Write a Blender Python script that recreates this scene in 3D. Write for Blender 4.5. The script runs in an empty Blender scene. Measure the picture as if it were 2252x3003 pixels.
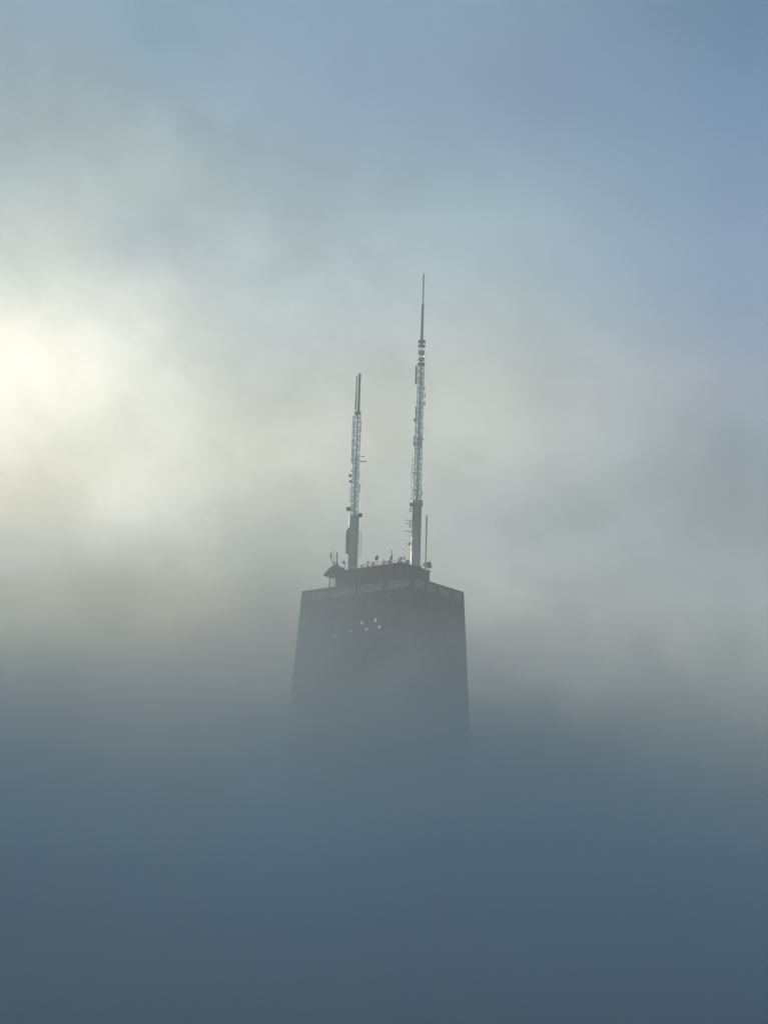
import bpy, bmesh, math, random
from mathutils import Matrix, Vector
R = math.radians
random.seed(7)
scene = bpy.context.scene
col = scene.collection

# ------------------------------------------------------------------ camera
CAM = Vector((0.0, -900.0, 148.0))
F_PX, PITCH, ROLL = 7500.0, R(14.07), R(1.8)      # focal length in photograph pixels (height 3003)
cd = bpy.data.cameras.new('camera')
cam = bpy.data.objects.new('camera', cd)
col.objects.link(cam)
cd.sensor_fit = 'VERTICAL'
cd.sensor_height = 24.0
cd.lens = 24.0 * F_PX / 3003.0
cd.clip_start = 1.0
cd.clip_end = 60000.0
cam.matrix_world = Matrix.Translation(CAM) @ (Matrix.Rotation(math.pi / 2 + PITCH, 4, 'X') @ Matrix.Rotation(ROLL, 4, 'Z'))
scene.camera = cam

# ------------------------------------------------------------------ render settings
scene.view_settings.view_transform = 'Standard'
scene.view_settings.look = 'None'
scene.view_settings.exposure = 0.0
scene.view_settings.gamma = 1.0
scene.render.engine = 'CYCLES'
scene.cycles.use_denoising = True
scene.cycles.max_bounces = 8
scene.cycles.volume_bounces = 3
scene.cycles.volume_step_rate = 1.0
scene.cycles.volume_max_steps = 128

# ------------------------------------------------------------------ node helpers
class NT:
    def __init__(s, tree):
        s.t = tree; s.n = tree.nodes; s.l = tree.links
    def val(s, x, sock):
        if isinstance(x, bpy.types.NodeSocket): s.l.new(x, sock)
        elif x is not None: sock.default_value = x
    def math(s, op, a, b=None, c=None, clamp=False):
        n = s.n.new('ShaderNodeMath'); n.operation = op; n.use_clamp = clamp
        s.val(a, n.inputs[0])
        if b is not None: s.val(b, n.inputs[1])
        if c is not None: s.val(c, n.inputs[2])
        return n.outputs[0]
    def rng(s, v, a, b, c=0.0, d=1.0, smooth=True):
        n = s.n.new('ShaderNodeMapRange')
        n.interpolation_type = 'SMOOTHSTEP' if smooth else 'LINEAR'
        s.val(v, n.inputs[0])
        for k, x in enumerate((a, b, c, d)): s.val(x, n.inputs[k + 1])
        return n.outputs[0]
    def ramp(s, v, stops, interp='B_SPLINE'):
        n = s.n.new('ShaderNodeValToRGB'); r = n.color_ramp; r.interpolation = interp
        while len(r.elements) > 1: r.elements.remove(r.elements[-1])
        for i, (p, c) in enumerate(stops):
            e = r.elements[0] if i == 0 else r.elements.new(p)
            e.position = p; e.color = (*c, 1)
        s.l.new(v, n.inputs[0]); return n.outputs[0]
    def mix(s, f, a, b, mode='MIX'):
        n = s.n.new('ShaderNodeMix'); n.data_type = 'RGBA'; n.blend_type = mode
        s.val(f, n.inputs[0]); s.val(a, n.inputs[6]); s.val(b, n.inputs[7]); return n.outputs[2]
    def noise(s, vec, scale, detail=2.0, rough=0.5, dist=0.0):
        n = s.n.new('ShaderNodeTexNoise')
        s.l.new(vec, n.inputs['Vector']); n.inputs['Scale'].default_value = scale
        n.inputs['Detail'].default_value = detail; n.inputs['Roughness'].default_value = rough
        n.inputs['Distortion'].default_value = dist
        return n.outputs['Fac']
    def comb(s, x, y, z):
        n = s.n.new('ShaderNodeCombineXYZ')
        for k, a in enumerate((x, y, z)): s.val(a, n.inputs[k])
        return n.outputs[0]
    def sep(s, v):
        n = s.n.new('ShaderNodeSeparateXYZ'); s.l.new(v, n.inputs[0]); return n.outputs

def lin(c):
    return tuple(((v / 255) / 12.92 if v / 255 <= 0.04045 else ((v / 255 + 0.055) / 1.055) ** 2.4) for v in c)

# ------------------------------------------------------------------ sky
SUN_AZ, SUN_EL = R(-9.5), R(17.0)        # behind thin cloud, just outside the left edge
world = bpy.data.worlds.new('World')
scene.world = world
world.use_nodes = True
w = NT(world.node_tree)
for n in list(w.n): w.n.remove(n)
out = w.n.new('ShaderNodeOutputWorld')
bg = w.n.new('ShaderNodeBackground')
w.l.new(bg.outputs[0], out.inputs[0])
SKY_STRENGTH = 0.1
bg.inputs['Strength'].default_value = SKY_STRENGTH
sky = w.n.new('ShaderNodeTexSky')
sky.sky_type = 'NISHITA'; sky.sun_disc = False
sky.sun_elevation = SUN_EL; sky.sun_rotation = SUN_AZ
sky.air_density = 1.0; sky.dust_density = 0.6; sky.ozone_density = 2.0
tc = w.n.new('ShaderNodeTexCoord')
d = tc.outputs['Generated']
dx, dy, dz = w.sep(d)
el = w.math('ARCSINE', dz)
az = w.math('ARCTAN2', dx, dy)
warp = w.noise(d, 7.0, 3.0, 0.55)
warp2 = w.noise(d, 16.0, 4.0, 0.5)
wv = w.math('SUBTRACT', warp, 0.5)
wv2 = w.math('SUBTRACT', warp2, 0.5)
el2 = w.math('ADD', el, w.math('ADD', w.math('MULTIPLY', wv, 0.027), w.math('MULTIPLY', wv2, 0.02)))
t = w.rng(el2, 0.0, 0.50, smooth=False)            # 0 = horizon, 1 = 26 degrees up
def elpos(yf):                                     # sky height of a photograph row
    return (PITCH + math.atan((0.5 - yf) * 3003 / F_PX)) / 0.50
ROWS = (0.99, 0.85, 0.75, 0.7, 0.65, 0.6, 0.55, 0.5, 0.44, 0.37, 0.3, 0.25, 0.2, 0.1, 0.01)
SKYCOLS = [
    [(0.078, 0.190, 0.217), (0.115, 0.224, 0.247), (0.200, 0.267, 0.251), (0.302, 0.308, 0.258), (0.330, 0.338, 0.283), (0.355, 0.363, 0.304), (0.371, 0.418, 0.408), (0.653, 0.632, 0.483), (0.891, 0.905, 0.769), (1.083, 1.023, 0.880), (0.550, 0.629, 0.578), (0.451, 0.500, 0.490), (0.382, 0.487, 0.513), (0.249, 0.339, 0.397), (0.219, 0.353, 0.475)],
    [(0.059, 0.144, 0.173), (0.087, 0.171, 0.197), (0.151, 0.203, 0.200), (0.228, 0.235, 0.206), (0.250, 0.257, 0.225), (0.268, 0.276, 0.242), (0.446, 0.474, 0.422), (0.880, 0.872, 0.754), (0.801, 0.820, 0.674), (0.873, 0.892, 0.786), (0.639, 0.670, 0.652), (0.276, 0.398, 0.455), (0.462, 0.541, 0.519), (0.202, 0.329, 0.437), (0.199, 0.336, 0.449)],
    [(0.092, 0.204, 0.227), (0.136, 0.241, 0.258), (0.236, 0.287, 0.262), (0.357, 0.332, 0.270), (0.390, 0.363, 0.296), (0.420, 0.391, 0.318), (0.387, 0.429, 0.389), (0.528, 0.541, 0.497), (0.668, 0.694, 0.557), (0.531, 0.565, 0.555), (0.502, 0.613, 0.615), (0.427, 0.511, 0.566), (0.305, 0.406, 0.435), (0.232, 0.357, 0.472), (0.197, 0.316, 0.452)],
    [(0.093, 0.230, 0.294), (0.137, 0.272, 0.334), (0.237, 0.324, 0.339), (0.358, 0.374, 0.349), (0.392, 0.409, 0.382), (0.421, 0.440, 0.411), (0.336, 0.380, 0.388), (0.348, 0.412, 0.417), (0.519, 0.558, 0.535), (0.470, 0.503, 0.477), (0.342, 0.458, 0.509), (0.307, 0.411, 0.491), (0.286, 0.437, 0.493), (0.170, 0.256, 0.430), (0.179, 0.298, 0.421)],
    [(0.060, 0.165, 0.227), (0.089, 0.195, 0.258), (0.154, 0.232, 0.262), (0.233, 0.268, 0.270), (0.255, 0.293, 0.296), (0.274, 0.315, 0.318), (0.228, 0.303, 0.342), (0.246, 0.293, 0.334), (0.171, 0.239, 0.291), (0.294, 0.346, 0.441), (0.188, 0.290, 0.427), (0.188, 0.306, 0.464), (0.170, 0.276, 0.441), (0.100, 0.224, 0.391), (0.059, 0.166, 0.302)]]
XS = (0.03, 0.14, 0.3, 0.65, 0.97)
ramps = []
for colr in SKYCOLS:
    ramps.append(w.ramp(t, sorted((elpos(y), tuple(v * 0.5 for v in c)) for y, c in zip(ROWS, colr)), 'B_SPLINE'))
azw = w.math('ADD', az, w.math('MULTIPLY', wv, 0.035))
cloud = ramps[0]
for k in range(4):
    a0, a1 = (math.atan((XS[j] - 0.5) * 2252 / F_PX) for j in (k, k + 1))
    cloud = w.mix(w.rng(azw, a0, a1, smooth=False), cloud, ramps[k + 1])
# soft mottling and wisps of the cloud, fading out where the sky clears
patchy = w.rng(w.math('ADD', el, w.math('MULTIPLY', az, 0.6)), 0.44, 0.28, 0.25, 1.0)
sv = w.comb(w.math('ADD', az, w.math('MULTIPLY', el, -0.4)), w.math('MULTIPLY', w.math('ADD', el, w.math('MULTIPLY', az, 0.4)), 1.3), 0.3)
for sc_, det, dis, lo_, hi_, amp in ((11.0, 3.0, 0.4, 0.3, 0.7, 0.045), (24.0, 4.0, 0.35, 0.33, 0.67, 0.07), (75.0, 3.0, 0.3, 0.3, 0.7, 0.012), (260.0, 2.0, 0.0, 0.3, 0.7, 0.012)):
    mo = w.rng(w.noise(sv, sc_, det, 0.55, dis), lo_, hi_, -amp, amp)
    mo = w.math('ADD', 1.0, w.math('MULTIPLY', mo, patchy))
    cloud = w.mix(1.0, cloud, w.comb(mo, mo, mo), 'MULTIPLY')
# glow of the sun behind the cloud
ga = w.math('SUBTRACT', az, SUN_AZ); ge = w.math('SUBTRACT', el, SUN_EL)
g2 = w.math('ADD', w.math('MULTIPLY', ga, ga), w.math('MULTIPLY', w.math('MULTIPLY', ge, ge), 1.6))
glow = w.math('MULTIPLY', w.math('EXPONENT', w.math('MULTIPLY', g2, -1.0 / (2 * 0.055 ** 2))), 0.08)
cloud = w.mix(1.0, cloud, w.mix(glow, (0, 0, 0, 1), (1.0, 0.97, 0.78, 1)), 'ADD')
scl = 2.0 / SKY_STRENGTH
cloud = w.mix(1.0, cloud, (scl, scl, scl, 1), 'MULTIPLY')
# the clear sky opens above the fog and towards the right
clear = w.math('MULTIPLY', w.rng(w.math('ADD', el, w.math('MULTIPLY', az, 0.5)), 0.50, 0.75), 0.6)
final = w.mix(clear, cloud, sky.outputs[0])
w.l.new(final, bg.inputs['Color'])

# ------------------------------------------------------------------ sun, softened by cloud
sd = bpy.data.lights.new('sun', 'SUN')
sd.energy = 2.6; sd.angle = R(10); sd.color = (1.0, 0.89, 0.70)
sun = bpy.data.objects.new('sun', sd)
col.objects.link(sun)
sdir = Vector((math.sin(SUN_AZ) * math.cos(SUN_EL), math.cos(SUN_AZ) * math.cos(SUN_EL), math.sin(SUN_EL)))
sun.rotation_euler = (-sdir).to_track_quat('-Z', 'Y').to_euler()
sun.location = (-300, 0, 600)

# ------------------------------------------------------------------ air: even haze, and the fog bank
def tag(o, label=None, cat=None, group=None, kind=None):
    for k, v in (('label', label), ('category', cat), ('group', group), ('kind', kind)):
        if v: o[k] = v
    return o

def vol_box(name, lo, hi):
    bm = bmesh.new()
    bmesh.ops.create_cube(bm, size=1.0)
    for v in bm.verts:
        for k in range(3): v.co[k] = hi[k] if v.co[k] > 0 else lo[k]
    me = bpy.data.meshes.new(name); bm.to_mesh(me); bm.free()
    o = bpy.data.objects.new(name, me); col.objects.link(o)
    return o

HAZE_D = 0.00030
haze = vol_box('haze', (-420, -960, -1.0), (420, 200, 462))
m = bpy.data.materials.new('haze_air'); m.use_nodes = True
h = NT(m.node_tree)
for n in list(h.n): h.n.remove(n)
ho = h.n.new('ShaderNodeOutputMaterial'); hv = h.n.new('ShaderNodeVolumePrincipled')
hv.inputs['Density'].default_value = HAZE_D
hv.inputs['Color'].default_value = (0.84, 0.90, 0.93, 1)
hv.inputs['Anisotropy'].default_value = 0.35
h.l.new(hv.outputs[0], ho.inputs['Volume'])
haze.data.materials.append(m)
tag(haze, 'thin pale haze filling the air around the tower', 'haze', kind='stuff')

FOG_D = 0.026
fog = vol_box('fog_bank', (-600, -420, -0.5), (600, 520, 345))
m = bpy.data.materials.new('fog_air'); m.use_nodes = True
h = NT(m.node_tree)
for n in list(h.n): h.n.remove(n)
ho = h.n.new('ShaderNodeOutputMaterial'); hv = h.n.new('ShaderNodeVolumePrincipled')
tcf = h.n.new('ShaderNodeTexCoord')
p = tcf.outputs['Object']
px_, py_, pz_ = h.sep(p)
n1 = h.noise(p, 0.006, 2.0, 0.5)
n2 = h.noise(p, 0.022, 3.0, 0.55, 0.4)
lift = h.math('ADD', h.math('MINIMUM', h.math('MULTIPLY', py_, 0.13), 32.0), h.math('MULTIPLY', px_, -0.03))      # the bank swells up behind the tower
top = h.math('ADD', h.math('ADD', 311.5, lift), h.math('ADD', h.math('MULTIPLY', h.math('SUBTRACT', n1, 0.5), 60.0), h.math('MULTIPLY', h.math('SUBTRACT', n2, 0.5), 56.0)))
depth = h.math('SUBTRACT', top, pz_)               # metres below the ragged top of the bank
f1 = h.rng(depth, 6.0, 84.0)
dens = h.math('MULTIPLY', h.math('MULTIPLY', f1, f1), h.rng(pz_, 170.0, 290.0, FOG_D * 0.3, FOG_D))
# thins out towards the faces of its box so that it has no cut edge
ex = h.rng(h.math('ABSOLUTE', px_), 600.0, 330.0)
ey = h.math('MULTIPLY', h.rng(py_, -420.0, -250.0), h.rng(py_, 520.0, 300.0))
dens = h.math('MULTIPLY', dens, h.math('MULTIPLY', ex, ey))
# a loose wisp drifting in front of the left half of the facade
wx = h.math('DIVIDE', h.math('ADD', px_, 26.0), 22.0); wy = h.math('DIVIDE', h.math('ADD', py_, 90.0), 45.0); wz = h.math('DIVIDE', h.math('SUBTRACT', pz_, 308.0), 20.0)
wr = h.math('ADD', h.math('MULTIPLY', wx, wx), h.math('ADD', h.math('MULTIPLY', wy, wy), h.math('MULTIPLY', wz, wz)))
wisp = h.math('MULTIPLY', h.math('EXPONENT', h.math('MULTIPLY', wr, -1.0)), h.rng(n2, 0.3, 0.62, 0.002, 0.018))
# thinner torn fringe and wisp: the bank's lit top painted in as neutral grey
n3 = h.noise(p, 0.05, 3.0, 0.6, 0.6)
fringe = h.math('MULTIPLY', h.math('MULTIPLY', h.rng(depth, -3.0, 22.0), h.rng(n3, 0.35, 0.65, 0.0030, 0.0130)), h.math('MULTIPLY', ex, ey))
hw = h.n.new('ShaderNodeVolumePrincipled')
h.l.new(h.math('ADD', fringe, wisp), hw.inputs['Density'])
hw.inputs['Color'].default_value = (0.54, 0.595, 0.61, 1)
hw.inputs['Anisotropy'].default_value = 0.0
h.l.new(dens, hv.inputs['Density'])
hv.inputs['Color'].default_value = (0.38, 0.77, 0.99, 1)  # bluer than the fringe: skylight tint of the deep fog set as colour
hv.inputs['Anisotropy'].default_value = 0.0
add = h.n.new('ShaderNodeAddShader')
h.l.new(hv.outputs[0], add.inputs[0]); h.l.new(hw.outputs[0], add.inputs[1])
h.l.new(add.outputs[0], ho.inputs['Volume'])
fog.data.materials.append(m)
tag(fog, 'thick blue grey fog bank swallowing the lower part of the tower', 'fog', kind='stuff')

# ------------------------------------------------------------------ materials
def mat(name, c, rough=0.6, metal=0.0, var=0.12, nscale=0.3, emit=None, estr=0.0):
    m = bpy.data.materials.new(name); m.use_nodes = True
    q = NT(m.node_tree); b = q.n['Principled BSDF']
    tcn = q.n.new('ShaderNodeTexCoord')
    f = q.rng(q.noise(tcn.outputs['Object'], nscale, 4.0, 0.6), 0.3, 0.7, smooth=False)
    lo = tuple(v * (1 - var) for v in c); hi = tuple(min(1, v * (1 + var)) for v in c)
    q.l.new(q.mix(f, (*lo, 1), (*hi, 1)), b.inputs['Base Color'])
    b.inputs['Roughness'].default_value = rough
    b.inputs['Metallic'].default_value = metal
    if emit:
        b.inputs['Emission Color'].default_value = (*emit, 1)
        b.inputs['Emission Strength'].default_value = estr
    return m

M = {
    'cladding': mat('black_aluminium_cladding', (0.016, 0.016, 0.017), 0.8, 0.0),
    'glass': mat('dark_bronze_glass', (0.014, 0.015, 0.017), 0.6, 0.0, 0.3, 0.15),
    'louvre': mat('pale_louvres', (0.19, 0.195, 0.195), 0.6, 0.0, 0.25, 0.4),
    'roof': mat('dark_roofing', (0.06, 0.06, 0.06), 0.9),
    'penthouse': mat('dark_penthouse_metal', (0.03, 0.031, 0.033), 0.8),
    'mast_dark': mat('dark_mast_steel', (0.30, 0.315, 0.32), 0.4, 0.0, 0.15, 0.5),
    'mast_light': mat('white_mast_steel', (0.80, 0.80, 0.79), 0.35, 0.0, 0.1, 0.5),
    'feeder': mat('pale_feeder_bundle', (0.60, 0.61, 0.61), 0.5, 0.0, 0.25, 0.35),
    'antenna': mat('antenna_plastic', (0.26, 0.26, 0.27), 0.5),
    'antenna_dark': mat('dark_antenna_casing', (0.08, 0.08, 0.085), 0.5),
    'concrete': mat('city_ground', (0.12, 0.12, 0.12), 0.9, 0.0, 0.3, 0.01),
    'lit': mat('lit_window_glass', (0.6, 0.6, 0.55), 0.4, emit=(1.0, 0.97, 0.88), estr=0.34),
    'lit_dim': mat('dim_window_glass', (0.5, 0.5, 0.45), 0.4, emit=(1.0, 0.97, 0.88), estr=0.2),
}

# ------------------------------------------------------------------ mesh helpers
def link(name, bm, material, parent=None, smooth=False):
    me = bpy.data.meshes.new(name)
    bmesh.ops.recalc_face_normals(bm, faces=bm.faces)
    bm.to_mesh(me); bm.free()
    me.materials.append(material)
    if smooth:
        for f in me.polygons: f.use_smooth = True
    o = bpy.data.objects.new(name, me); col.objects.link(o)
    if parent: o.parent = parent
    return o

def thing(name, loc, label, cat, rz=0.0, group=None):
    o = bpy.data.objects.new(name, None); col.objects.link(o)
    o.location = loc; o.rotation_euler = (0, 0, rz); o.empty_display_size = 2
    return tag(o, label, cat, group)

def box(bm, c, s, rot=None):
    r = bmesh.ops.create_cube(bm, size=1.0)
    mt = Matrix.Translation(c) @ (rot.to_4x4() if rot else Matrix.Identity(4)) @ Matrix.Diagonal((*s, 1))
    bmesh.ops.transform(bm, matrix=mt, verts=r['verts'])

def tube(bm, a, b, r1, r2=None, n=10):
    a, b = Vector(a), Vector(b)
    r2 = r1 if r2 is None else r2
    v = b - a
    r = bmesh.ops.create_cone(bm, cap_ends=True, segments=n, radius1=r1, radius2=r2, depth=v.length)
    q = v.to_track_quat('Z', 'Y').to_matrix().to_4x4()
    bmesh.ops.transform(bm, matrix=Matrix.Translation((a + b) / 2) @ q, verts=r['verts'])

def lathe(bm, prof, n=24, c=(0, 0)):
    rings = []
    for r, z in prof:
        rings.append([bm.verts.new((c[0] + r * math.cos(2 * math.pi * k / n), c[1] + r * math.sin(2 * math.pi * k / n), z)) for k in range(n)])
    for A, B in zip(rings, rings[1:]):
        for k in range(n): bm.faces.new((A[k], A[(k + 1) % n], B[(k + 1) % n], B[k]))
    bm.faces.new(rings[0][::-1]); bm.faces.new(rings[-1])

def prism(bm, poly, y0, y1):
    """poly in (x, z), extruded along y"""
    a = [bm.verts.new((x, y0, z)) for x, z in poly]; b = [bm.verts.new((x, y1, z)) for x, z in poly]
    bm.faces.new(a); bm.faces.new(b[::-1])
    for k in range(len(a)): bm.faces.new((a[k], a[(k + 1) % len(a)], b[(k + 1) % len(b)], b[k]))

# ------------------------------------------------------------------ ground and lake
bm = bmesh.new()
bmesh.ops.create_grid(bm, x_segments=8, y_segments=8, size=20000)
g = link('ground', bm, M['concrete']); g.location = (0, 0, 0); g['kind'] = 'structure'

# ------------------------------------------------------------------ the tower
H = 344.0
TH = R(-38.3)
AX, BY = 24.9, 15.1            # half sizes at the roof: long and short side
TA, TB = 0.056, 0.036          # taper per metre of each side
X0 = 0.4
tower = thing('skyscraper', (X0, 0, 0), 'dark tapering skyscraper whose top floors rise out of the fog bank', 'skyscraper', TH)
def half(z, o=0.0):
    return AX + (H - z) * TA + o, BY + (H - z) * TB + o
def frustum(bm, z0, z1, o=0.0, cap=True):
    vs = []
    for z in (z0, z1):
        a, b = half(z, o)
        vs.append([bm.verts.new((x, y, z)) for x, y in ((-a, -b), (a, -b), (a, b), (-a, b))])
    for k in range(4): bm.faces.new((vs[0][k], vs[0][(k + 1) % 4], vs[1][(k + 1) % 4], vs[1][k]))
    if cap:
        bm.faces.new(vs[0][::-1]); bm.faces.new(vs[1])
def face_pt(face, s, z, o=0.0):
    """point on a facade: s in -1..1 along it"""
    a, b = half(z)
    if face == 0: return Vector((s * a, -b - o, z))       # long, towards the left of the view
    if face == 1: return Vector((a + o, s * b, z))        # short, towards the right
    if face == 2: return Vector((-s * a, b + o, z))
    return Vector((-a - o, -s * b, z))
def ribbon(bm, face, s0, z0, s1, z1, wd, o0, o1):
    """flat bar lying on a facade between two points of it"""
    P, Q = face_pt(face, s0, z0), face_pt(face, s1, z1)
    nrm = (face_pt(face, 0, z0, 1) - face_pt(face, 0, z0)).normalized()
    d = (Q - P).normalized(); sd_ = d.cross(nrm).normalized() * wd / 2
    vs = []
    for E in (P, Q):
        vs.append([bm.verts.new(E + sd_ * a + nrm * b) for a, b in ((-1, o0), (1, o0), (1, o1), (-1, o1))])
    for k in range(4): bm.faces.new((vs[0][k], vs[0][(k + 1) % 4], vs[1][(k + 1) % 4], vs[1][k]))
    bm.faces.new(vs[0][::-1]); bm.faces.new(vs[1])

BAND_LO, BAND_HI = 340.3, 343.4
bm = bmesh.new(); frustum(bm, 0, BAND_LO, -0.35)
body = link('curtain_wall', bm, M['glass'], tower)
# spandrels: one ring per floor
bm = bmesh.new()
zz = 6.0
while zz < BAND_LO - 2:
    for f in range(4): ribbon(bm, f, -0.999, zz, 0.999, zz, 1.1, -0.36, -0.12)
    zz += 3.42
link('spandrel', bm, M['cladding'], tower)
# mullions of the two faces of each direction
bm = bmesh.new()
for f in range(4):
    n = 36 if f % 2 == 0 else 24
    for k in range(1, n):
        s = -1 + 2 * k / n
        if k % (n // 4) == 0: continue
        ribbon(bm, f, s, 0.0, s, BAND_LO, 0.16, -0.36, -0.05)
link('mullion', bm, M['cladding'], tower)
for f in range(4):
    for k in range(1, 4):
        bm = bmesh.new(); s = -1 + k / 2
        ribbon(bm, f, s, 0.0, s, H - 0.05, 0.9, -0.34, 0.10)
        link('column', bm, M['cladding'], tower)
for sx, sy in ((-1, -1), (1, -1), (1, 1), (-1, 1)):
    bm = bmesh.new()
    a0, b0 = half(0); a1, b1 = half(H - 0.03)
    lo = [(a0 - 1.1, b0 - 1.1), (a0 + .12, b0 - 1.1), (a0 + .12, b0 + .12), (a0 - 1.1, b0 + .12)]
    hi = [(a1 - 1.1, b1 - 1.1), (a1 + .12, b1 - 1.1), (a1 + .12, b1 + .12), (a1 - 1.1, b1 + .12)]
    A = [bm.verts.new((sx * x, sy * y, 0)) for x, y in lo]; B = [bm.verts.new((sx * x, sy * y, H - .03)) for x, y in hi]
    bm.faces.new(A); bm.faces.new(B)
    for k in range(4): bm.faces.new((A[k], A[(k + 1) % 4], B[(k + 1) % 4], B[k]))
    link('corner_column', bm, M['cladding'], tower)
# diagonal bracing: an X every 57 m on each face
zb = [BAND_LO - 0.6 - 57.0 * k for k in range(6)] + [0.4]
for f in range(4):
    for z1, z0 in zip(zb, zb[1:]):
        for s in (-1, 1):
            bm = bmesh.new(); ribbon(bm, f, -0.965 * s, z0, 0.965 * s, z1, 0.8, -0.33, 0.05 + 0.006 * s)
            link('diagonal_brace', bm, M['cladding'], tower)
# crown: a pale louvred band between two dark rims
bm = bmesh.new(); frustum(bm, BAND_LO, BAND_HI, -0.30)
link('crown_band', bm, M['louvre'], tower)
bm = bmesh.new()
for f in range(4):
    n = 40 if f % 2 == 0 else 26
    for k in range(1, n):
        s = -1 + 2 * k / n
        ribbon(bm, f, s, BAND_LO, s, BAND_HI, 0.22, -0.31, -0.14 + 0.05 * random.random())
link('crown_fin', bm, M['louvre'], tower)
bm = bmesh.new(); frustum(bm, BAND_HI, H, 0.14)
link('parapet', bm, M['cladding'], tower)
bm = bmesh.new()
for f in range(4): ribbon(bm, f, -0.99, BAND_LO - 0.3, 0.99, BAND_LO - 0.3, 0.6, -0.34, 0.075)
link('crown_sill', bm, M['cladding'], tower)
# penthouse
PA, PB, PZ = 14.9, 8.2, 351.2
bm = bmesh.new()
box(bm, (0, 0, (H + PZ) / 2 + 0.005), (2 * PA, 2 * PB, PZ - H - 0.01))
bmesh.ops.bevel(bm, geom=bm.edges[:], offset=0.12, segments=1, affect='EDGES')
pent = link('penthouse', bm, M['penthouse'], tower)
bm = bmesh.new()
for k in range(23):
    x = -PA + 1.0 + k * (2 * PA - 2.0) / 22
    for s in (-1, 1): box(bm, (x, s * (PB + 0.05), 347.4), (0.18, 0.14, 6.0))
for k in range(13):
    y = -PB + 0.9 + k * (2 * PB - 1.8) / 12
    for s in (-1, 1): box(bm, (s * (PA + 0.05), y, 347.4), (0.14, 0.18, 6.0))
link('wall_rib', bm, M['penthouse'], pent)
bm = bmesh.new()
box(bm, (0, -PB + 0.0, PZ + 0.18), (2 * PA + 0.5, 0.5, 0.36)); box(bm, (0, PB, PZ + 0.18), (2 * PA + 0.5, 0.5, 0.36))
box(bm, (-PA, 0, PZ + 0.183), (0.5, 2 * PB - 0.5, 0.36)); box(bm, (PA, 0, PZ + 0.183), (0.5, 2 * PB - 0.5, 0.36))
link('coping', bm, M['penthouse'], pent)

# photograph point on a plane at a given depth, used for reading sizes off the facade
Rm = (Matrix.Rotation(math.pi / 2 + PITCH, 3, 'X') @ Matrix.Rotation(ROLL, 3, 'Z'))
def ray(px, py):
    return (Rm @ Vector(((px - 1126) / F_PX, (1501.5 - py) / F_PX, -1.0)))
def at(px, py, Y):
    r = ray(px, py); return CAM + r * ((Y - CAM.y) / r.y)
# lit windows on the long face
TM = Matrix.Translation((X0, 0, 0)) @ Matrix.Rotation(TH, 4, 'Z'); TI = TM.inverted()
for px, py, sw, sh in ((1101, 1819, 1.15, 1.7), (1061, 1827, 1.2, 1.35), (1112, 1838, 1.2, 1.4), (1074, 1845, 1.25, 1.2), (1028, 1850, 1.0, 1.1), (981, 1863, 1.1, 1.1)):
    o_ = TI @ CAM; dr = TI.to_3x3() @ ray(px, py)
    z = 320.0
    for _ in range(8):                       # where the sight line meets the facade
        a, b = half(z); k = (-b - 0.05 - o_.y) / dr.y; P = o_ + dr * k; z = P.z
    bm = bmesh.new(); box(bm, (0, 0, 0), (sw * 0.8, 0.12, sh * 0.75))
    wnd = link('lit_window', bm, M['lit' if px > 1050 else 'lit_dim'], tower)
    wnd.location = (P.x, P.y, P.z); wnd['label'] = 'lit window glowing white through the fog' if px > 1050 else 'dim lit window towards the left of the facade'

# ------------------------------------------------------------------ masts
def mast_frame(local_x, px_base):
    P = TM @ Vector((local_x, 0, 0))
    return Vector((P.x, P.y, PZ))
def hz(py, P):
    """height above the mast's base of a photograph row, at the mast's own distance"""
    lo, hi = -20.0, 140.0
    for _ in range(40):
        mid = (lo + hi) / 2
        v = Rm.transposed() @ (Vector((P.x, P.y, P.z + mid)) - CAM)
        y = 1501.5 - F_PX * v.y / -v.z
        if y > py: lo = mid
        else: hi = mid
    return lo
K = 0.1195                       # metres per photograph pixel at the masts

def lattice(bm, w0, w1, z0, z1, step, r=0.13, br=0.09):
    n = max(1, round((z1 - z0) / step)); st = (z1 - z0) / n
    def c(z):
        s = w0 + (w1 - w0) * (z - z0) / (z1 - z0)
        return [Vector((x * s, y * s, z)) for x, y in ((-1, -1), (1, -1), (1, 1), (-1, 1))]
    A, B = c(z0), c(z1)
    for k in range(4): tube(bm, A[k], B[k], r, n=6)
    for i in range(n):
        A, B = c(z0 + i * st), c(z0 + (i + 1) * st)
        for k in range(4):
            j = (k + 1) % 4
            tube(bm, B[k], B[j], br, n=5)
            if (i + k) % 2: tube(bm, A[k], B[j], br, n=5)
            else: tube(bm, A[j], B[k], br, n=5)

def ladder(bm, x, y, wd, z0, z1, step=0.8):
    tube(bm, (x - wd / 2, y, z0), (x - wd / 2, y, z1), 0.10, n=6)
    tube(bm, (x + wd / 2, y, z0), (x + wd / 2, y, z1), 0.08, n=6)
    z = z0 + 0.3
    while z < z1:
        box(bm, (x, y, z), (wd, 0.12, 0.16)); z += step

def panel(x, y, z0, z1, wd, dp, parent, mt, name='panel_antenna', arm_to=None):
    bm = bmesh.new(); box(bm, (x, y, (z0 + z1) / 2), (wd, dp, z1 - z0))
    bmesh.ops.bevel(bm, geom=bm.edges[:], offset=min(wd, dp) * 0.25, segments=2, affect='EDGES')
    if arm_to is not None:
        for z in (z0 + (z1 - z0) * .2, z0 + (z1 - z0) * .8):
            box(bm, ((x + arm_to) / 2, y, z), (abs(x - arm_to), 0.14, 0.14))
    return link(name, bm, mt, parent)

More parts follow.
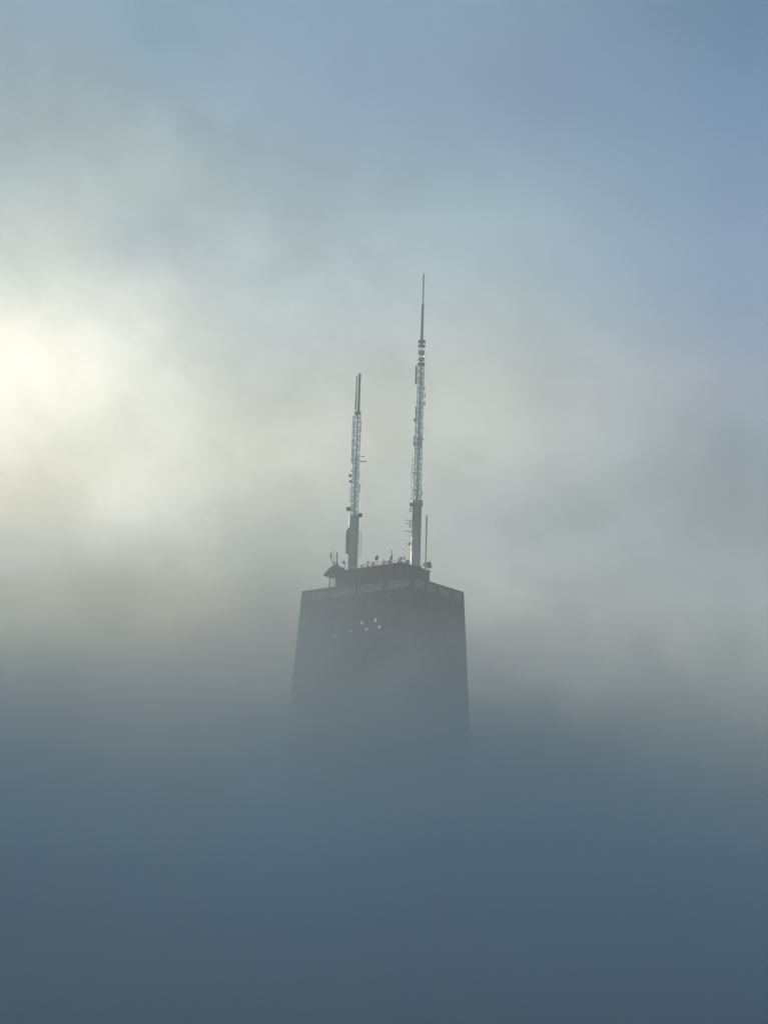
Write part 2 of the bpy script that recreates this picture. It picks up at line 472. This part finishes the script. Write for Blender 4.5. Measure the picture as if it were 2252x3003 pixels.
# --- the tall mast
P = mast_frame(14.55, 1223)
tall = thing('antenna_mast', P, 'taller antenna mast with a long thin needle, on the right end of the rooftop', 'antenna mast', 0)
hh = lambda y: hz(y, P)
zc, zl2, zl3, zcap, ztip = hh(1475), hh(1345), hh(1080), hh(1005), hh(802)
bm = bmesh.new(); lathe(bm, [(2.3, 0.02), (2.3, 0.5), (1.68, 0.9), (1.68, zc - 1.0), (2.0, zc - 0.9), (2.0, zc + 0.8), (1.6, zc + 0.9)], 28)
link('base_cylinder', bm, M['mast_dark'], tall, True)
bm = bmesh.new(); lattice(bm, 1.28, 1.2, zc + 0.9, zl2, 1.9, 0.18, 0.13); lattice(bm, 1.16, 1.08, zl2, zl3, 1.9, 0.17, 0.11)
link('lattice_shaft', bm, M['mast_light'], tall)
bm = bmesh.new(); lathe(bm, [(0.62, zc + 0.9), (0.62, zl2), (0.66, zl2 + .1), (0.6, hh(1225)), (0.72, hh(1224)), (0.68, hh(1132)), (0.5, hh(1130)), (0.5, zl3)], 14)
link('feeder_core', bm, M['feeder'], tall, True)
bm = bmesh.new(); ladder(bm, -1.85, -0.3, 0.85, zc + 0.6, zl2, 0.95)
link('cable_ladder', bm, M['mast_light'], tall)
bm = bmesh.new(); ladder(bm, -1.35, -0.3, 0.3, zl2, hh(1228), 0.9)
link('cable_ladder', bm, M['mast_light'], tall)
panel(-1.75, -0.2, hh(1308), hh(1278), 0.42, 0.5, tall, M['antenna_dark'], arm_to=-0.8)
panel(1.05, -0.3, hh(1311), hh(1278), 0.5, 1.0, tall, M['antenna_dark'])
panel(0.0, -0.9, hh(1311), hh(1283), 1.5, 0.5, tall, M['antenna'])
panel(-1.72, -0.2, hh(1128), hh(1073), 0.62, 0.5, tall, M['antenna_dark'], arm_to=-0.8)
for a in (0, 90, 180):
    o = panel(0, -0.95, hh(1130), hh(1078), 0.9, 0.4, tall, M['antenna']); o.rotation_euler.z = R(a)
bm = bmesh.new(); box(bm, (-1.7, -0.3, hh(1232)), (1.1, 0.16, 0.45)); box(bm, (-2.1, -0.3, hh(1232) - 0.1), (0.35, 0.3, 0.3))
link('side_arm', bm, M['antenna_dark'], tall)
bm = bmesh.new(); bmesh.ops.create_uvsphere(bm, u_segments=12, v_segments=8, radius=0.3, matrix=Matrix.Translation((1.4, -0.3, hh(1256))))
tube(bm, (0.9, -0.3, hh(1256)), (1.3, -0.3, hh(1256)), 0.08)
link('beacon', bm, M['antenna_dark'], tall, True)
def clutter(parent, z0, z1, n, reach, seed):
    rg = random.Random(seed)
    for k in range(n):
        z = z0 + (z1 - z0) * (k + rg.random() * 0.8) / n; s = rg.choice((-1, -1, 1)); hh_ = rg.choice((0.5, 0.8, 1.6, 2.4))
        panel(s * (reach + rg.uniform(0.0, 0.35)), rg.uniform(-0.8, 0.2), z, z + hh_, rg.uniform(0.25, 0.45), 0.4, parent,
              M[rg.choice(('antenna', 'antenna_dark', 'mast_light'))], arm_to=s * reach * 0.7)
clutter(tall, zc + 1.5, zl3 - 3, 16, 1.35, 5)
# head: open cage with rings and bow-tie elements
bm = bmesh.new()
for k in range(6):
    a = R(60 * k + 30); x, y = 1.25 * math.cos(a), 1.25 * math.sin(a)
    tube(bm, (x, y, zl3), (x, y, zcap), 0.11, n=6)
tube(bm, (0, 0, zl3), (0, 0, zcap), 0.28, n=10)
link('head_cage', bm, M['mast_light'], tall)
for y0, y1 in ((1017, 1013), (1072, 1066)):
    bm = bmesh.new(); lathe(bm, [(1.36, hh(y0)), (1.36, hh(y1))], 24); link('cage_ring', bm, M['antenna_dark'], tall)
for y0, y1, y2 in ((1030, 1037, 1044), (1050, 1055, 1062)):
    bm = bmesh.new(); lathe(bm, [(0.35, hh(y2)), (1.15, hh(y1)), (1.2, hh(y0)), (0.4, hh(y0) + .15)], 20); link('bowl_antenna', bm, M['antenna'], tall, True)
bm = bmesh.new(); lathe(bm, [(1.3, zcap - 0.1), (1.42, zcap), (1.42, zcap + 0.6), (1.3, zcap + 0.75)], 24); link('cap_disc', bm, M['antenna_dark'], tall)
bm = bmesh.new(); lathe(bm, [(0.50, zcap + 0.7), (0.44, hh(895)), (0.5, hh(894)), (0.5, hh(893)), (0.3, hh(892)), (0.27, ztip - 0.5), (0.12, ztip)], 14)
link('needle', bm, M['mast_dark'], tall, True)
# yagi aerials on the left of the base cylinder
def yagi(parent, x0, x1, y, z, n, ln, tilt=0.0, mt='antenna'):
    bm = bmesh.new(); tube(bm, (x0, y, z), (x1, y, z + tilt), 0.10, n=6)
    for k in range(n):
        s = (k + 0.6) / n; x = x0 + (x1 - x0) * s
        tube(bm, (x, y, z + tilt * s - ln * (1 - .4 * s) / 2), (x, y, z + tilt * s + ln * (1 - .4 * s) / 2), 0.06, n=5)
    return link('yagi_aerial', bm, M[mt], parent)
yagi(tall, -1.6, -4.0, -0.4, hh(1529), 5, 0.6, 0.3)
yagi(tall, -2.2, -4.1, -0.4, hh(1539), 4, 0.5, 0.3)
yagi(tall, -1.6, -4.6, -0.4, hh(1560), 6, 0.7, 0.1)
bm = bmesh.new(); tube(bm, (-2.35, -0.4, hh(1549)), (-2.35, -0.4, hh(1532)), 0.2); tube(bm, (-2.2, -0.4, hh(1595)), (-2.2, -0.4, hh(1560)), 0.06)
for y in (1534, 1547, 1563, 1592): tube(bm, (-1.5, -0.3, hh(y)), (-2.35, -0.4, hh(y)), 0.07)
link('aerial_bracket', bm, M['antenna'], tall)
panel(-2.55, -0.4, hh(1600), hh(1594), 0.8, 0.6, tall, M['antenna_dark'], 'equipment_box', arm_to=-1.6)
panel(-2.4, -0.4, hh(1504), hh(1489), 0.35, 0.4, tall, M['antenna'], arm_to=-1.6)
panel(-2.15, -0.4, hh(1487), hh(1475), 1.0, 0.8, tall, M['antenna_dark'], 'equipment_box')

# --- the short mast
P2 = mast_frame(-14.3, 1031)
short = thing('antenna_mast', P2, 'shorter antenna mast with twin poles at its top, on the left end of the rooftop', 'antenna mast', 0)
hh = lambda y: hz(y, P2)
zc, zcap, ztip = hh(1512), hh(1211), hh(1094)
bm = bmesh.new(); lathe(bm, [(1.72, 0.02), (1.72, hh(1630)), (1.80, hh(1627)), (1.80, zc - 0.6), (1.55, zc)], 28)
link('base_cylinder', bm, M['mast_dark'], short, True)
bm = bmesh.new(); prism(bm, [(-2.75, hh(1622)), (-1.5, hh(1628)), (-1.5, hh(1545)), (-2.75, hh(1560))], -1.0, 0.8)
bmesh.ops.bevel(bm, geom=bm.edges[:], offset=0.2, segments=2, affect='EDGES')
link('side_shroud', bm, M['antenna'], short)
bm = bmesh.new(); lattice(bm, 1.2, 1.05, zc, zcap, 1.8, 0.17, 0.12)
link('lattice_shaft', bm, M['mast_light'], short)
bm = bmesh.new(); lathe(bm, [(0.55, zc), (0.6, hh(1400)), (0.7, hh(1398)), (0.7, hh(1336)), (0.42, hh(1334)), (0.4, zcap)], 14)
link('feeder_core', bm, M['feeder'], short, True)
bm = bmesh.new(); ladder(bm, -1.55, -0.2, 0.35, hh(1352), hh(1220), 1.0)
link('cable_ladder', bm, M['antenna_dark'], short)
bm = bmesh.new(); ladder(bm, -1.75, -0.2, 0.55, hh(1475), hh(1428), 1.0)
link('cable_ladder', bm, M['mast_light'], short)
def drum(parent, x, z, r, dp, x_in, name='drum_dish'):
    bm = bmesh.new(); r_ = bmesh.ops.create_cone(bm, cap_ends=True, segments=20, radius1=r, radius2=r, depth=dp)
    bmesh.ops.transform(bm, matrix=Matrix.Translation((x, -0.3, z)) @ Matrix.Rotation(R(90), 4, 'Y') @ Matrix.Rotation(R(25), 4, 'X'), verts=r_['verts'])
    tube(bm, (x, -0.3, z), (x_in, -0.3, z), 0.12)
    return link(name, bm, M['antenna_dark'], parent)
drum(short, -2.15, hh(1494), 0.78, 1.2, -0.9)
drum(short, 2.15, hh(1511), 0.78, 1.1, 1.2)
drum(short, -2.05, hh(1396), 0.5, 0.7, -0.9)
drum(short, -1.8, hh(1413), 0.5, 0.6, -0.9)
bm = bmesh.new(); tube(bm, (1.1, -0.3, hh(1354)), (3.9, -0.3, hh(1354) + .15), 0.2); tube(bm, (1.0, -.3, hh(1349)), (1.8, -.3, hh(1354)), 0.1)
tube(bm, (1.1, -0.3, hh(1339)), (2.0, -0.3, hh(1339)), 0.05); tube(bm, (1.9, -0.3, hh(1339)), (2.9, -0.3, hh(1339)), 0.2)
link('side_arm', bm, M['antenna'], short)
for z0, z1, x in ((1270, 1235, 1.25), (1300, 1275, 1.2), (1405, 1380, 1.25), (1460, 1435, 1.25)):
    panel(x, -0.3, hh(z0), hh(z1), 0.3, 0.5, short, M['antenna'])
clutter(short, zc + 1.5, zcap - 3, 11, 1.3, 9)
# zig-zag dipole array on the right
bm = bmesh.new()
ys = [1630, 1617, 1604, 1592, 1581, 1571, 1561]
tube(bm, (2.9, 0, hh(1632)), (2.9, 0, hh(1560)), 0.06, n=5)
for k, y in enumerate(ys):
    tube(bm, (1.7, 0, hh(y)), (3.1, 0, hh(y)), 0.09, n=5)
    if k: tube(bm, (1.8 if k % 2 else 3.0, 0, hh(ys[k - 1])), (3.0 if k % 2 else 1.8, 0, hh(y)), 0.07, n=5)
link('dipole_array', bm, M['mast_light'], short)
bm = bmesh.new(); lathe(bm, [(1.1, zcap - 0.5), (1.25, zcap - .4), (1.25, zcap + 0.4), (1.1, zcap + 0.55)], 24)
link('cap_disc', bm, M['antenna_dark'], short)
bm = bmesh.new(); lathe(bm, [(0.46, zcap + .5), (0.46, ztip - 1.3), (0.52, ztip - 1.2), (0.5, ztip - .4), (0.15, ztip)], 14)
for v in bm.verts: v.co.x += 0.25
link('top_pole', bm, M['mast_dark'], short, True)
bm = bmesh.new(); tube(bm, (-0.85, 0, hh(1202)), (-0.85, 0, hh(1102)), 0.29, n=12)
for y in (1118, 1145, 1172, 1190): tube(bm, (-0.85, 0, hh(y)), (0.1, 0, hh(y)), 0.10, n=6)
link('side_pole', bm, M['mast_dark'], short, True)

# --- whip antenna beside the tall mast
P3 = at(1247.5, 1652, P.y + 3.0)
pole = thing('pole_antenna', (P3.x, P3.y, PZ - 1.0), 'plain slender pole standing just right of the taller mast', 'antenna pole')
zt = at(1250, 1512, P3.y).z - (PZ - 1.0)
bm = bmesh.new(); lathe(bm, [(0.42, 0.0), (0.42, 1.2), (0.3, 1.3), (0.27, zt - .5), (0.33, zt - .4), (0.3, zt)], 12)
link('pole', bm, M['mast_dark'], pole, True)
for z_, r_ in ((2.6, 0.1), (5.5, 0.07)):
    bm = bmesh.new(); tube(bm, (0, 0, z_), (-1.3, -1.0, z_), r_); link('bracket', bm, M['mast_dark'], pole)

# --- drum dish at the right edge of the roof
Q = TM @ Vector((14.2, 4.4, 0))
dish = thing('satellite_dish', (Q.x, Q.y, PZ + 0.36), 'round drum dish on the roof edge right of the taller mast', 'dish')
t_ = at(1257.5, 1657, Q.y)
bm = bmesh.new(); c = Vector((t_.x - Q.x, 0, t_.z - PZ - 0.36))
lathe(bm, [(0.5, -0.9), (1.1, -0.7), (1.18, 0.0), (1.18, 0.7), (1.0, 0.85)], 24)
bmesh.ops.transform(bm, matrix=Matrix.Translation(c) @ Matrix.Rotation(R(72), 4, 'Y'), verts=bm.verts)
link('reflector', bm, M['antenna_dark'], dish, True)
bm = bmesh.new(); tube(bm, (c.x - 0.3, 0, 0), (c.x - 0.3, 0, c.z), 0.16); tube(bm, (c.x - 1.3, 0, 0), (c.x - .3, 0, c.z), 0.09)
box(bm, (c.x - 1.5, 0, c.z + .1), (0.9, 0.8, 0.9))
link('mount', bm, M['antenna'], dish)

# --- overhanging machinery cabin left of the penthouse
Q = TM @ Vector((-16.6, -6.2, 0)); YC = Q.y
cab = thing('rooftop_cabin', (Q.x, YC, H), 'small dark cabin with sloping sides overhanging the left end of the rooftop', 'rooftop cabin')
def L(px, py):
    v = at(px, py, YC); return (v.x - Q.x, v.z - H)
bm = bmesh.new()
prism(bm, [L(949, 1686), L(958, 1679), L(966, 1670), L(974, 1662.5), L(990, 1660), L(1000, 1667), L(1011, 1668), L(1010, 1672), L(998, 1674), L(1000, 1690), L(984, 1694), L(976, 1693), L(967, 1691)], -1.8, 1.8)
bmesh.ops.bevel(bm, geom=bm.edges[:], offset=0.12, segments=1, affect='EDGES')
link('cabin_body', bm, M['penthouse'], cab)
a = L(967, 1693); b = L(967, 1721)
for y_ in (-1.2, 1.2):
    bm = bmesh.new(); box(bm, (a[0], y_, a[1] / 2 + 0.1), (0.36, 0.3, a[1])); link('post', bm, M['penthouse'], cab)
c0 = L(984, 1700)
bm = bmesh.new(); box(bm, (c0[0] + 1.1, 0, a[1] / 2 + 0.1), (2.2, 2.4, a[1] + 0.2)); link('pedestal', bm, M['penthouse'], cab)
bm = bmesh.new()                                  # pale caged stair between post and pedestal
wd_ = c0[0] - a[0] - 0.5
for k in range(3): box(bm, (a[0] + 0.3 + wd_ / 2 + (k - 1) * wd_ * 0.4, 1.2, a[1] / 2), (0.14, 0.14, a[1]))
for k in range(9): box(bm, (a[0] + 0.3 + wd_ / 2, 1.2, 0.4 + k * (a[1] - 0.5) / 9), (wd_, 0.12, 0.12))
link('stair_cage', bm, M['mast_light'], cab)
# aerials on the cabin
for px, y0, y1, wd, mt, lb in ((970.3, 1639, 1621, 0.52, 'antenna_dark', 'short dark panel antenna above the left cabin, leftmost of three'),
                               (977.5, 1636, 1611, 0.26, 'mast_light', 'thin pale whip antenna above the left cabin, between two panels'),
                               (987.5, 1646, 1620, 0.52, 'antenna', 'taller grey panel antenna above the left cabin, rightmost of three')):
    q0, q1 = L(px, y0), L(px, y1)
    ra = thing('panel_antenna', (Q.x + q0[0], YC, H + q0[1]), lb, 'antenna', group='antennas above the rooftop cabin')
    hgt = q1[1] - q0[1]
    bm = bmesh.new(); box(bm, (0, 0, hgt / 2), (wd, 0.4, hgt)); bmesh.ops.bevel(bm, geom=bm.edges[:], offset=0.06, segments=1, affect='EDGES')
    link('radome', bm, M[mt], ra)
    s_ = L(980.5 if px < 985 else 988, 1663)
    bm = bmesh.new(); tx = s_[0] - q0[0]; tz = s_[1] - q0[1]
    tube(bm, (0, 0, 0.2), (tx * 0.6, 0.0, tz * 0.45), 0.11); tube(bm, (tx * 0.6, 0, tz * 0.45), (tx, 0, tz), 0.2, n=8)
    link('bracket', bm, M['antenna_dark'], ra)
q = L(988, 1654)
bm = bmesh.new(); lathe(bm, [(0.75, q[1] - 1.0), (0.55, q[1]), (0.2, q[1] + 1.2)], 10, (q[0], 0)); link('turret', bm, M['penthouse'], cab)
# small floodlight between cabin and mast
q = L(1008.5, 1649); q2 = L(1012, 1672)
fl = thing('floodlight', (Q.x + q[0] + .4, YC, H + q2[1]), 'small dark floodlight at the foot of the shorter mast', 'floodlight')
bm = bmesh.new(); box(bm, (-.4, 0, q[1] - q2[1]), (0.95, 0.8, 0.85), Matrix.Rotation(R(35), 3, 'Y')); link('lamp_head', bm, M['antenna_dark'], fl)
bm = bmesh.new(); tube(bm, (0.3, 0, 0), (0, 0, q[1] - q2[1]), 0.1); link('arm', bm, M['antenna'], fl)

# ------------------------------------------------------------------ small things along the penthouse edge
EM = TM
def edge(s, inset=0.45):
    v = EM @ Vector((-PA + s * 2 * PA, -PB + inset, 0)); return Vector((v.x, v.y, PZ + 0.36))
rail = thing('roof_railing', edge(0.5), 'pale thin railing along the front edge of the penthouse roof between the masts', 'railing', TH)
def rl_(s0, s1): return (s0 - .5) * 2 * PA, (s1 - .5) * 2 * PA
x0, x1 = rl_(0.17, 0.93)
bm = bmesh.new(); n = 20
for k in range(n + 1):
    x = x0 + (x1 - x0) * k / n; bm = bmesh.new(); tube(bm, (x, 0, 0), (x, 0, 1.12), 0.05, n=5); link('baluster', bm, M['mast_light'], rail)
bm = bmesh.new(); tube(bm, (x0, 0, 1.15), (x1, 0, 1.15), 0.10, n=6); tube(bm, (x0, 0, .6), (x1, 0, .6), 0.045, n=5)
link('handrail', bm, M['mast_light'], rail)
def edge_s(px):
    lo, hi = 0.0, 1.0
    for _ in range(30):
        m_ = (lo + hi) / 2; P_ = edge(m_, 1.2); v = Rm.transposed() @ (P_ - CAM)
        if 1126 + F_PX * v.x / -v.z < px: lo = m_
        else: hi = m_
    return lo
def ez(px, py):
    P_ = edge(edge_s(px), 1.2); return P_, hz(py, P_)
# low plant on the penthouse roof, seen just above its edge
rg = random.Random(3)
for k, px in enumerate((1054, 1064, 1090, 1117, 1128, 1137, 1158, 1166, 1196)):
    P_ = edge(edge_s(px), rg.uniform(2.0, 5.0)); Lp = TI @ P_
    hgt = rg.uniform(1.6, 2.6); bm = bmesh.new(); wd_ = rg.uniform(0.4, 1.3)
    box(bm, (0, 0, hgt / 2), (wd_, 0.9, hgt)); bmesh.ops.bevel(bm, geom=bm.edges[:], offset=0.06, segments=1, affect='EDGES')
    if k % 2: tube(bm, (0, 0, hgt - .1), (0, 0, hgt + 0.9), 0.12)
    o = link('roof_vent', bm, M[('mast_light', 'feeder', 'antenna')[k % 3]], pent); o.location = (Lp.x, Lp.y, PZ)
# dark spotlight on a stand
P_, hd = ez(1104, 1636)
sp = thing('spotlight', P_, 'dark hooded spotlight on the penthouse roof edge, midway between the masts', 'spotlight')
bm = bmesh.new(); lathe(bm, [(0.45, -0.8), (0.65, -0.3), (0.6, 0.4), (0.3, 0.85)], 12); bmesh.ops.transform(bm, matrix=Matrix.Translation((0, 0, hd)) @ Matrix.Rotation(R(14), 4, 'Y'), verts=bm.verts)
link('lamp_head', bm, M['antenna_dark'], sp, True)
bm = bmesh.new()
for s in (-1, 1): tube(bm, (0.45 * s, 0, 0), (0.1 * s, 0, hd - .4), 0.07)
link('stand', bm, M['antenna'], sp)
# post with a thick middle
P_, hd = ez(1147, 1613); h2 = hz(1630, P_)
po = thing('aerial_post', P_, 'thin upright aerial with a thick dark foot, left of the taller mast', 'aerial')
bm = bmesh.new(); tube(bm, (-0.5, 0, 0), (0.1, 0, h2), 0.4, 0.42); link('foot', bm, M['antenna_dark'], po)
bm = bmesh.new(); tube(bm, (0.1, 0, h2), (0, 0, hd), 0.17); link('rod', bm, M['antenna'], po)
bm = bmesh.new(); tube(bm, (-.5, 0, .9), (-2.6, 0, .8), 0.2); link('side_arm', bm, M['antenna'], po)
for px, py, wd, hg, mt, lb in ((1079, 1649, 1.1, 0.5, 'antenna', 'low grey box on the roof edge beside the shorter mast'),
                               (1177, 1637, 0.9, 0.8, 'antenna', 'small grey box on a stalk, first left of the taller mast base'),
                               (1188, 1637, 0.55, 1.2, 'antenna', 'small upright panel nearest the taller mast on its left')):
    P_, hd = ez(px, py)
    o = thing('equipment_box', P_, lb, 'equipment box', group='small equipment on the penthouse roof')
    bm = bmesh.new(); box(bm, (0, 0, hd), (wd, 0.5, hg)); bmesh.ops.bevel(bm, geom=bm.edges[:], offset=0.08, segments=2, affect='EDGES'); link('casing', bm, M[mt], o)
    bm = bmesh.new(); tube(bm, (0, 0, 0), (0, 0, max(0.3, hd - hg / 2 + .02)), 0.07); link('stalk', bm, M['mast_light'], o)
